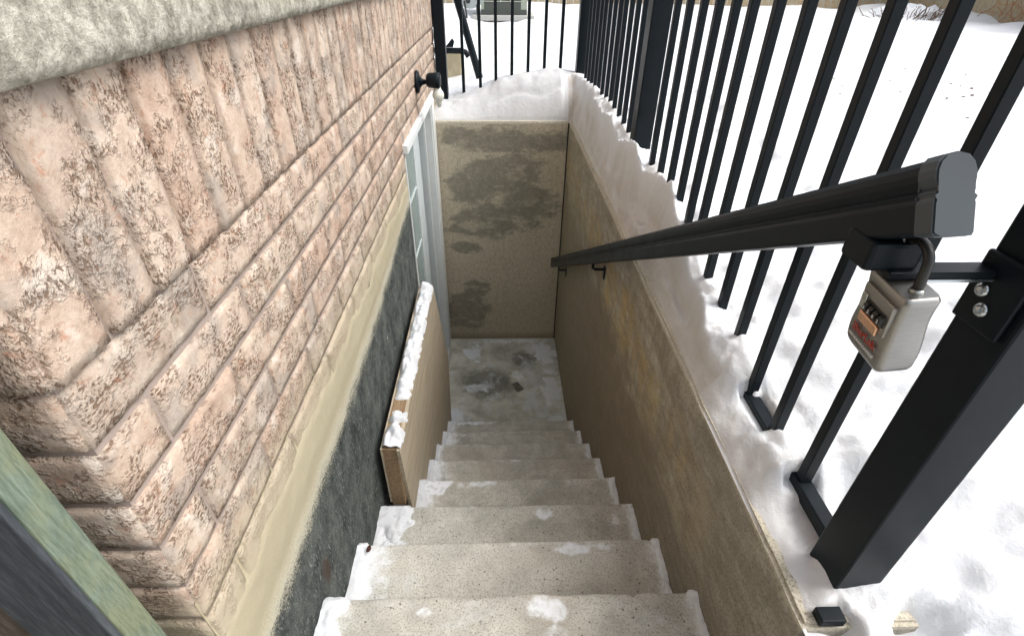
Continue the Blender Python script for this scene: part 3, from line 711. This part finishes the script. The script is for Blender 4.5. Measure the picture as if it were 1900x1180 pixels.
for k in range(9): lbox('caption_line', -.0125+k*.0041, -.0125+k*.0041+.0032, -.0320, -.0296, fy-.0036, fy-.0015, WHT, .0002)
for k in range(4):
    text('digit', '3582'[k], .006, (-.008+k*.0085, fy-.0078, .0143), WHT, lock)
bm = bmesh.new(); pts = []
for zz in (.040, .055, .072): pts.append((-.0175, 0, zz))
for k in range(1, 12): an = math.pi*(1-k/12); pts.append((.0175*math.cos(an), 0, .078+.0175*math.sin(an)))
for zz in (.072, .055, .040): pts.append((.0175, 0, zz))
tube(bm, pts, .0048, 12); lob('shackle', mesh(bm, True), DARKP)
bm = bmesh.new(); tube(bm, [(-.0175, 0, .048), (-.0175, 0, .056)], [.0095, .0065], 16); tube(bm, [(.0175, 0, .048), (.0175, 0, .053)], [.0075, .006], 16); lob('shackle_collar', mesh(bm, True), SILVER)

# ================================================================ wall lamp
lamp = thing('wall_lamp', 'small black wall lamp with bare white bulb on the far end of the brick wall', 'lamp', (XL, 3.03, -.53))
lathe('wall_plate', (1, 0, 0), (XL+.002, 3.03, -.530), [(0, .058), (.010, .058), (.016, .050), (.02, .032), (.034, .016), (.05, .012)], BLACK, lamp)
bm = bmesh.new(); tube(bm, [(XL+.04, 3.03, -.53), (XL+.075, 3.01, -.526)], .011, 10); ob('arm', mesh(bm, True), BLACK, lamp)
lathe('lamp_cap', (1, -.1, -.02), (XL+.062, 3.005, -.517), [(0, .012), (.003, .030), (.012, .037), (.05, .040), (.068, .041), (.073, .036), (.076, .02)], BLACK, lamp)
lathe('bulb', (.05, 0, -1), (XL+.118, 3.0, -.548), [(0, .017), (.014, .019), (.026, .027), (.038, .032), (.052, .031), (.066, .024), (.078, .017), (.094, .013), (.104, .008)], BULB, lamp)

# ================================================================ wooden post at lower left
wp = thing('wood_post', 'greenish pressure-treated timber upright standing against the brick corner', 'post', (-.5, .32, -1))
box('facing_board', -.555, -.4615, .2945, .3026, -1.2, 1.055, DARKBOARD, wp, .002)  # thin dark grey board over the near face of the upright
box('upright', -.553, -.461, .303, .342, -1.2, 1.055, GREENWOOD, wp, .004)
wb = thing('weathered_board', 'dark weathered boards beside the green timber upright, with an added unseen row that blocks light', 'board', (-.62, .32, -1))
for k, (a_, b_, yy) in enumerate(((-.66, -.560, .312), (-.775, -.668, .330), (-.90, -.783, .318), (-1.02, -.91, .325))): box('board', a_, b_, yy, yy+.022, -1.2, 1.05, GREYWOOD, wb, .003)

for k in range(12): box('board', -.655, -.633, .29-.112*(k+1)+.006, .29-.112*k, -1.2, 1.05, GREYWOOD, wb, .003)  # added out-of-view screen, darkens the brick return and the upright
shade_deck = thing('added_shade_deck', 'raised deck of weathered boards, added out of view to keep sky light off the brick return', 'shade_deck', (-1.5, -.5, 1.2))  # made-up cover out of view, cuts sky light on the brick return
for k in range(19): box('board', -3.2, -.50, .37-.145*(k+1)+.008, .37-.145*k, 1.205, 1.24, GREYWOOD, shade_deck, .003)  # boards of the added out-of-view deck
for x in (-.56, -1.7, -2.9): box('shade_deck_joist', x, x+.04, -2.38, .365, 1.06, 1.2045, GREYWOOD, shade_deck)
# small things on the steps
bm = bmesh.new(); r_ = bmesh.ops.create_circle(bm, cap_ends=True, radius=.012, segments=9)
for v in bm.verts: v.co = Vector((-.408+v.co.x*.7, .90+v.co.y, nz(6)+.014+v.co.x*.25+abs(v.co.y)*.3))
bmesh.ops.solidify(bm, geom=bm.faces[:], thickness=.001)
tag(ob('dead_leaf', mesh(bm), LEAF), 'curled dark brown leaf at the left end of a snowy step', 'leaf')
dr = thing('floor_drain', 'tiny dark slotted drain grate in the landing floor', 'drain', (.145, 3.06, ZF))
bm = bmesh.new(); bx(bm, -.034, .034, -.05, .05, .0045, .0075, .001, 1); me = mesh(bm); o = ob('grate', me, SILVER, dr, False); o.rotation_euler = (0, 0, .5)
for k in range(6):
    bm = bmesh.new(); bx(bm, -.027, .027, -.041+k*.0155, -.033+k*.0155, .0070, .0085); q = ob('slot', mesh(bm), DARKP, dr, False); q.rotation_euler = (0, 0, .5)

# ================================================================ snow field
FZ = [(.30, -.885), (.42, -.875), (.53, -.888), (.60, -.885), (.64, -.84), (.66, -.815), (.70, -.845), (.75, -.84), (.79, -.835), (.86, -.855), (.90, -.83), (.94, -.80), (1.03, -.775), (1.16, -.758), (1.29, -.748), (1.42, -.70), (1.52, -.678), (1.64, -.658), (1.76, -.640), (1.89, -.634), (2.02, -.640), (2.17, -.655), (2.24, -.662), (2.33, -.645), (2.45, -.630), (2.8, -.624), (3.2, -.62), (3.87, -.645), (4.1, -.63)]
GZ = [(-.45, -.83), (-.41, -.80), (-.33, -.79), (-.23, -.755), (-.12, -.73), (0, -.675), (.1, -.648), (.2, -.63), (.33, -.612), (.45, -.606), (.58, -.63), (.7, -.64)]
def yard(x, y):
    r = math.hypot(x, y-3)
    h = -.70+.055*fb(x, y, 4, .8, 4)+.016*fb(x, y, 9, 3.4, 4)
    h -= .13*(1-ss(.3, 1.3, y)) * (1-ss(.8, 3.0, x)*.6)
    h += .55*math.exp(-(((x+1.25)/.75)**2+((y-8.6)/1.6)**2))
    if r > 16: h -= (r-16)*.003
    h -= .22*math.exp(-(((x+.5)/.4)**2+((y-4.9)/.45)**2))
    k_ = math.exp(-((((x-.1)/1.3)**2+((y-8.0)/2.3)**2)**2)); h = h*(1-k_)+(-.80-.06*ss(9.2, 9.7, y)*(1-ss(.3, .5, x))+.03*fb(x, y, 2, 3, 2))*k_
    h += .12*ss(7.2, 8.0, x)*fb(x, y, 3, 1.1, 3)
    return h
def H(x, y):
    if x < XR and y < YB+.02 and y > .2: return -1
    hy_ = yard(x, y)
    if x >= XR-.05 and y < 3.97 and not (x < XR and y < YB):
        f = interp(FZ, y); side = ss(.62, .95, x)
        top = f*(1-side)+hy_*side+.012*fb(x, y, 1, 7, 3)*ss(.6, .7, x)
        if x < .612:
            # bank falling to the inner edge of the wall
            lip = XR+.007+.006*fb(y, 3, 1, 5, 3)+.012*ss(1.0, 1.4, y)
            d_ = f-ZT; t = (x-lip)/(.602-lip)
            hollow = ss(.95, 1.5, y)
            pw = .75+.9*hollow*(.6+.4*fb(y, 8, 2, 2.2, 2))
            if t <= 0 and y < YB-.02: return ZT-.006+t*.02
            t = max(t, 1e-4)
            lump = .035*hollow*fb(x, y, 6, 6, 3)*math.sin(math.pi*min(1, t))
            t = min(1, t); cvx = max(ss(2.0, 2.9, y), .55*(1-hollow)); P_ = (t**pw)*(1-cvx)+(1-(1-t)**2.0)*cvx; thr = .40+.22*fb(y, 4, 1, 3.2, 4)+.26*hollow*(1-ss(1.85, 2.15, y)); sh_ = .26*ss(0, .25, t)+.62*ss(thr-.16, thr+.14, t)+.12*t; kq = ss(.85, 1.15, y); P_ = P_*(1-kq)+sh_*kq
            P_ += .30*math.exp(-(((x-.555)/.022)**2+((y-2.2)/.16)**2))
            if y > YB-.35:
                tc = min(1, math.hypot(max(0, x-lip)/.088, max(0, y-YB-.016)/.25)); kk = ss(YB-.35, YB-.02, y); P_ = P_*(1-kk)+(1-(1-tc)**2.1)*kk
            top = ZT-.004+(d_+.004)*P_+.010*fb(x, y, 2, 18, 3)*math.sin(math.pi*min(1, t))+lump
            if .545 < y < .66 and x > .575: top = min(top, -.866+.02*abs(y-.6)/.05*0)
            if .775 < y < .90 and x > .578: top = min(top, -.862)
        elif x < .66:
            if .53 < y < .645: top = min(top, -.87+ss(.622, .66, x)*.10)
            if .79 < y < .88: top = min(top, -.868+ss(.622, .66, x)*.10)
        if y < .455:
            cut = ss(.385, .43, y+.02*fb(x, 1, 1, 9, 3)+.045*ss(.575, .60, x)-.05*math.exp(-((x-.69)/.05)**2)); top = top*cut+(ZT-.03)*(1-cut)
            if x > .75: top = max(top, -.885+.02*fb(x, y, 1, 8, 3)+.10*ss(.75, 1.1, x))
        if y < 3.6 and x > .53: top += (.020*fb(x, y, 5, 11, 4)+.05*max(0, fb(x, y, 8, 5, 3)))*ss(.53, .58, x)*(1-ss(1.6, 2.6, x))*(0 if (x < .635 and (.53 < y < .66 or .78 < y < .9)) else 1)
        return top
    if (YB-.05 <= y < 4.4 and x < XR-.05) or (3.97 <= y < 4.4 and x < .64):
        g = interp(GZ, x); lip = YB+.016+.006*fb(x, 2, 1, 6, 3); t = (y-lip)/(3.97-lip)
        if t <= 0: return ZT-.006
        base = ZT-.004+(g-ZT+.03*math.sin(math.pi*min(1, t))*ss(-.3, .1, x))*(1-(1-min(1, t))**2.2)
        base += .018*fb(x, y, 3, 7, 4)*math.sin(math.pi*min(.5, t))
        crease = math.exp(-((y-(3.80+.05*x+.02*fb(x, 0, 0, 5, 2)))/.012)**2)*.014*ss(-.15, .2, x); base -= crease
        k_ = ss(3.99, 4.4, y); return base*(1-k_)+hy_*k_
    return hy_
def graded(a, b, fine, segs):
    """segs: list of (start,end,step)"""
    out = []
    for s, e, st in segs:
        n = max(1, round((e-s)/st)); out += [s+(e-s)*i/n for i in range(n)]
    out.append(segs[-1][1]); return out
gx = graded(0, 0, 0, [(-60, -12, 6), (-12, -3, .6), (-3, XL, .06), (XL, XR, .0135), (XR, .68, .0052), (.68, 1.3, .014), (1.3, 3, .045), (3, 12, .22), (12, 60, 4)])
gy = graded(0, 0, 0, [(-60, -10, 6), (-10, 0, .5), (0, .36, .03), (.36, 1.2, .0075), (1.2, YB, .0125), (YB, 4.07, .008), (4.07, 5.5, .03), (5.5, 15, .12), (15, 70, 5)])
bm = bmesh.new(); dl = bm.verts.layers.float.new('dirt_shade'); vv = {}
def keep(x, y):
    if x < XR and y < YB and x > XL-.001: return False
    if x < XL-.001+.0 and .38 < y < 4.06: return False
    if y < .37 and x < .60: return False
    return True
def V(i, j):
    if (i, j) not in vv:
        x, y = gx[i], gy[j]; h = H(x, y); v = bm.verts.new((x, y, h)); d_ = 0
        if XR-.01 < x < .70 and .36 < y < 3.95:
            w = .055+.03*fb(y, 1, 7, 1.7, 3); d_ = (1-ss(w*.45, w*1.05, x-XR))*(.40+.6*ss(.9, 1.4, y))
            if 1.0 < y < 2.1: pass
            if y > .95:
                tt = (x-XR-.016)/.082; thr = .40+.22*fb(y, 4, 1, 3.2, 4)+.26*(1-ss(1.85, 2.15, y))*ss(.95, 1.5, y); d_ = max(d_*(1-ss(thr, thr+.12, tt)), .85*(1-ss(thr-.14, thr+.10, tt)))  # stronger tint below the crest, carries the gully's shade as colour
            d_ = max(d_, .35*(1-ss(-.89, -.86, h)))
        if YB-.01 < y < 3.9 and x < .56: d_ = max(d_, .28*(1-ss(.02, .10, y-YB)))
        v[dl] = d_; vv[i, j] = v
    return vv[i, j]
for i in range(len(gx)-1):
    for j in range(len(gy)-1):
        if keep((gx[i]+gx[i+1])/2, (gy[j]+gy[j+1])/2): bm.faces.new((V(i, j), V(i+1, j), V(i+1, j+1), V(i, j+1)))
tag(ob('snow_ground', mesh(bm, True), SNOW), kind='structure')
# earth under the snow, with a hole for the stairwell
bm = bmesh.new(); 
for x0, x1, y0, y1 in ((XR+.19, 80, -80, 80), (-80, XR+.19, 3.95, 80)):
    vs = [bm.verts.new(c) for c in ((x0, y0, -1.0), (x1, y0, -1.0), (x1, y1, -1.0), (x0, y1, -1.0))]; bm.faces.new(vs)
tag(ob('ground', mesh(bm), SOIL), kind='structure')
bm = bmesh.new()
for k in range(60):
    x = random.gauss(3.1, .5); y = random.gauss(3.6, .8)
    if x < 1: continue
    r = bmesh.ops.create_icosphere(bm, subdivisions=1, radius=random.uniform(.006, .014))
    for v in r['verts']: v.co = Vector((x, y, yard(x, y)+.002))+Vector((v.co.x, v.co.y, v.co.z*.4))
tag(ob('seed_debris', mesh(bm), TWIG), 'small dark specks of plant debris scattered on the snow', 'debris', kind='stuff')

# ================================================================ background
# timber fence
tf = thing('timber_fence', 'tall pale timber board fence at the far side of the snowy yard', 'fence', (0, 14.2, -.8))
PL = []
for s in range(4):
    bm = bmesh.new(); bx(bm, -.073, .073, -.01, .01, -1.0, 1.1, .004, 1)
    for v in bm.verts: v.co.y += ns(v.co.x*9, s, 1)*.006
    me = mesh(bm); me.materials.append(FENCEWOOD); PL.append(me)
def planks(a, b, par):
    a, b = Vector(a), Vector(b); n = int((b-a).length/.152); ang = math.atan2(b.y-a.y, b.x-a.x)
    for k in range(n):
        p = a+(b-a)*((k+.5)/n); o = bpy.data.objects.new('board', random.choice(PL)); COL.objects.link(o); o.parent = par
        o.location = Vector((p.x, p.y, random.uniform(-.03, .03)))-Vector((par.location.x, par.location.y, 0))+Vector((0, 0, -par.location.z))
        o.rotation_euler = (0, 0, ang+random.uniform(-.02, .02))
planks((-2.5, 13.0, 0), (8.9, 13.0, 0), tf)
for z in (-.2, .7): box('fence_rail', -2.5, 8.9, 13.015, 13.055, z, z+.09, FENCEWOOD, tf)
tf2 = thing('timber_fence', 'weathered timber side fence with dry vines at the right edge of the yard', 'fence', (8.5, 9, -.8))
planks((8.95, 12.95, 0), (8.5, 10.2, 0), tf2); planks((8.5, 10.2, 0), (8.3, 5.0, 0), tf2)
# dry vine on the side fence
random.seed(5); bm = bmesh.new()
for k in range(130):
    y = random.gauss(8.9, .55); z = random.uniform(-.75, .5); x = 8.36-random.uniform(.02, .12)
    p = Vector((x, y, z)); pts = [p.copy()]
    dd_ = Vector((random.uniform(-.2, .2), random.uniform(-1, 1), random.uniform(-.2, 1))).normalized()
    for q in range(4): dd_ = (dd_+Vector((random.uniform(-.2, .2), random.uniform(-.5, .5), random.uniform(-.5, .5)))).normalized(); p = p+dd_*.09; pts.append(p.copy())
    tube(bm, pts, .006, 4)
vine = ob('dry_vine', mesh(bm), RUSTV); tag(vine, 'rusty brown tangle of dry vine climbing the timber side fence', 'vine')
# low shrub poking through the snow
sh = thing('bare_shrub', 'low bare shrub poking through a mound of snow by the timber fence', 'shrub', (7.3, 10.3, -.75))
bm = bmesh.new()
for k in range(160):
    an = random.uniform(0, 6.28); r0 = random.uniform(0, .55); p = Vector((7.2+math.cos(an)*r0*1.3, 10.1+math.sin(an)*r0, -.74)); dd_ = Vector((math.cos(an)*.7, math.sin(an)*.7, random.uniform(.2, 1))).normalized(); pts = [p.copy()]
    for q in range(3): dd_ = (dd_+Vector((random.uniform(-.5, .5), random.uniform(-.5, .5), random.uniform(-.4, .4)))).normalized(); p = p+dd_*.08; pts.append(p.copy())
    tube(bm, pts, .005, 4)
ob('twigs', mesh(bm), TWIG, sh)
bm = bmesh.new(); bmesh.ops.create_icosphere(bm, subdivisions=4, radius=1)
for v in bm.verts:
    c = v.co.copy(); v.co = Vector((7.35+c.x*.85, 10.45+c.y*.5, -.78+c.z*.22*(1+.5*fb(c.x, c.y, c.z, 3, 3))))
ob('snow_cap', mesh(bm, True), SNOW2, sh)
# heat pump / air conditioner
ac = thing('air_conditioner', 'grey-green outdoor air conditioner with louvred front on a concrete slab', 'air conditioner', (.05, 10.3, -.72))
AX0, AX1, AY0 = -.27, .50, 10.0
bm = bmesh.new(); bx(bm, AX0, AX1, AY0+.02, AY0+.7, -.60, .12, .01, 1); ob('casing', mesh(bm), ACD, ac)
for a_ in ((AX0, AX0+.05, -.62, .12), (AX1-.10, AX1, -.62, .12), (AX0+.05, AX1-.10, -.62, -.52)): box('frame', a_[0], a_[1], AY0-.01, AY0+.0195, a_[2], a_[3], ACG if a_[3] > 0 else ACD, ac)
for k in range(20): box('louvre', AX0+.051, AX1-.101, AY0-.006, AY0+.018, -.51+k*.032, -.51+k*.032+.012, ACL, ac)
for x in (.05, .22): box('grille_bar', x, x+.018, AY0-.018, AY0-.0065, -.515, .1, ACL, ac)
box('base', AX0, AX1, AY0-.015, AY0+.7, -.70, -.6205, ACD, ac)
sl = thing('equipment_slab', 'concrete slab on brick supports beneath the air conditioner', 'slab', (.1, 10.2, -.8))
box('slab', -.42, .62, 9.85, 10.9, -.775, -.7005, SLAB, sl, .006)
random.seed(2)
for k in range(5): o = box('brick', -.33+k*.16, -.19+k*.16, 9.93, 10.02, -.95, -.7755, simple('old_brick%d' % k, (.25+.05*(k % 2), .19, .14), .9), sl, .004)
# perforated round hose reel side
hr = thing('hose_reel', 'round perforated grey metal reel leaning beside the air conditioner', 'reel', (-.42, 9.6, -.4))
bm = bmesh.new(); R_ = .26; cx, cy, cz = -.43, 9.62, -.33
tube(bm, [(cx, cy, cz), (cx+.004, cy+.03, cz)], R_, 40); ob('disc', mesh(bm), GALV, hr)
for k in range(6):
    an = k*math.pi/3+.3; bm = bmesh.new(); tube(bm, [(cx+math.cos(an)*.16, cy-.008, cz+math.sin(an)*.16), (cx+math.cos(an)*.16, cy+.002, cz+math.sin(an)*.16)], .035, 16); ob('hole', mesh(bm), DARKP, hr)
bm = bmesh.new(); tube(bm, [(cx, cy-.03, cz), (cx, cy+.01, cz)], .05, 16); ob('hub', mesh(bm), DARKP, hr)
bm = bmesh.new(); tube(bm, [(cx-.1, cy, cz-.15), (cx-.06, cy-.02, -.72)], .015, 8); tube(bm, [(cx+.1, cy, cz-.2), (cx+.12, cy-.02, -.75)], .015, 8); ob('leg', mesh(bm), DARKP, hr)
# downspout extension and masonry pier beyond the house corner
dp = thing('drain_pipe', 'black pipe slanting down into the snow behind the far fence', 'pipe', (-.16, 4.7, -.75))
bm = bmesh.new(); tube(bm, [(-.375, 4.70, -.05), (-.313, 4.7, -.228), (-.165, 4.70, -.74), (-.14, 4.7, -.83)], .030, 14); ob('pipe', mesh(bm, True), BLACK, dp)
pr = thing('masonry_pier', 'small tan masonry pier with black pipe lying across its top', 'pier', (-.38, 5.2, -.8))
bm = bmesh.new(); bx(bm, -.56, -.33, 5.14, 5.4, -1.0, -.662, .01, 2); ob('pier', mesh(bm), PIER, pr)
bm = bmesh.new(); tube(bm, [(-.60, 5.16, -.640), (-.34, 5.16, -.640), (-.29, 5.16, -.65), (-.262, 5.16, -.69)], .024, 12); ob('cross_pipe', mesh(bm, True), BLACK, pr)
bm = bmesh.new(); vs = [bm.verts.new(c) for c in ((-.47, 5.16, -.615), (-.40, 5.16, -.615), (-.385, 5.16, -.57), (-.405, 5.16, -.545))]; f_ = bm.faces.new(vs); e_ = bmesh.ops.extrude_face_region(bm, geom=[f_]); [setattr(v, 'co', v.co+Vector((0, .03, 0))) for v in e_['geom'] if isinstance(v, bmesh.types.BMVert)]; ob('bracket', mesh(bm), BLACK, pr)
print('bricks', NB[0])
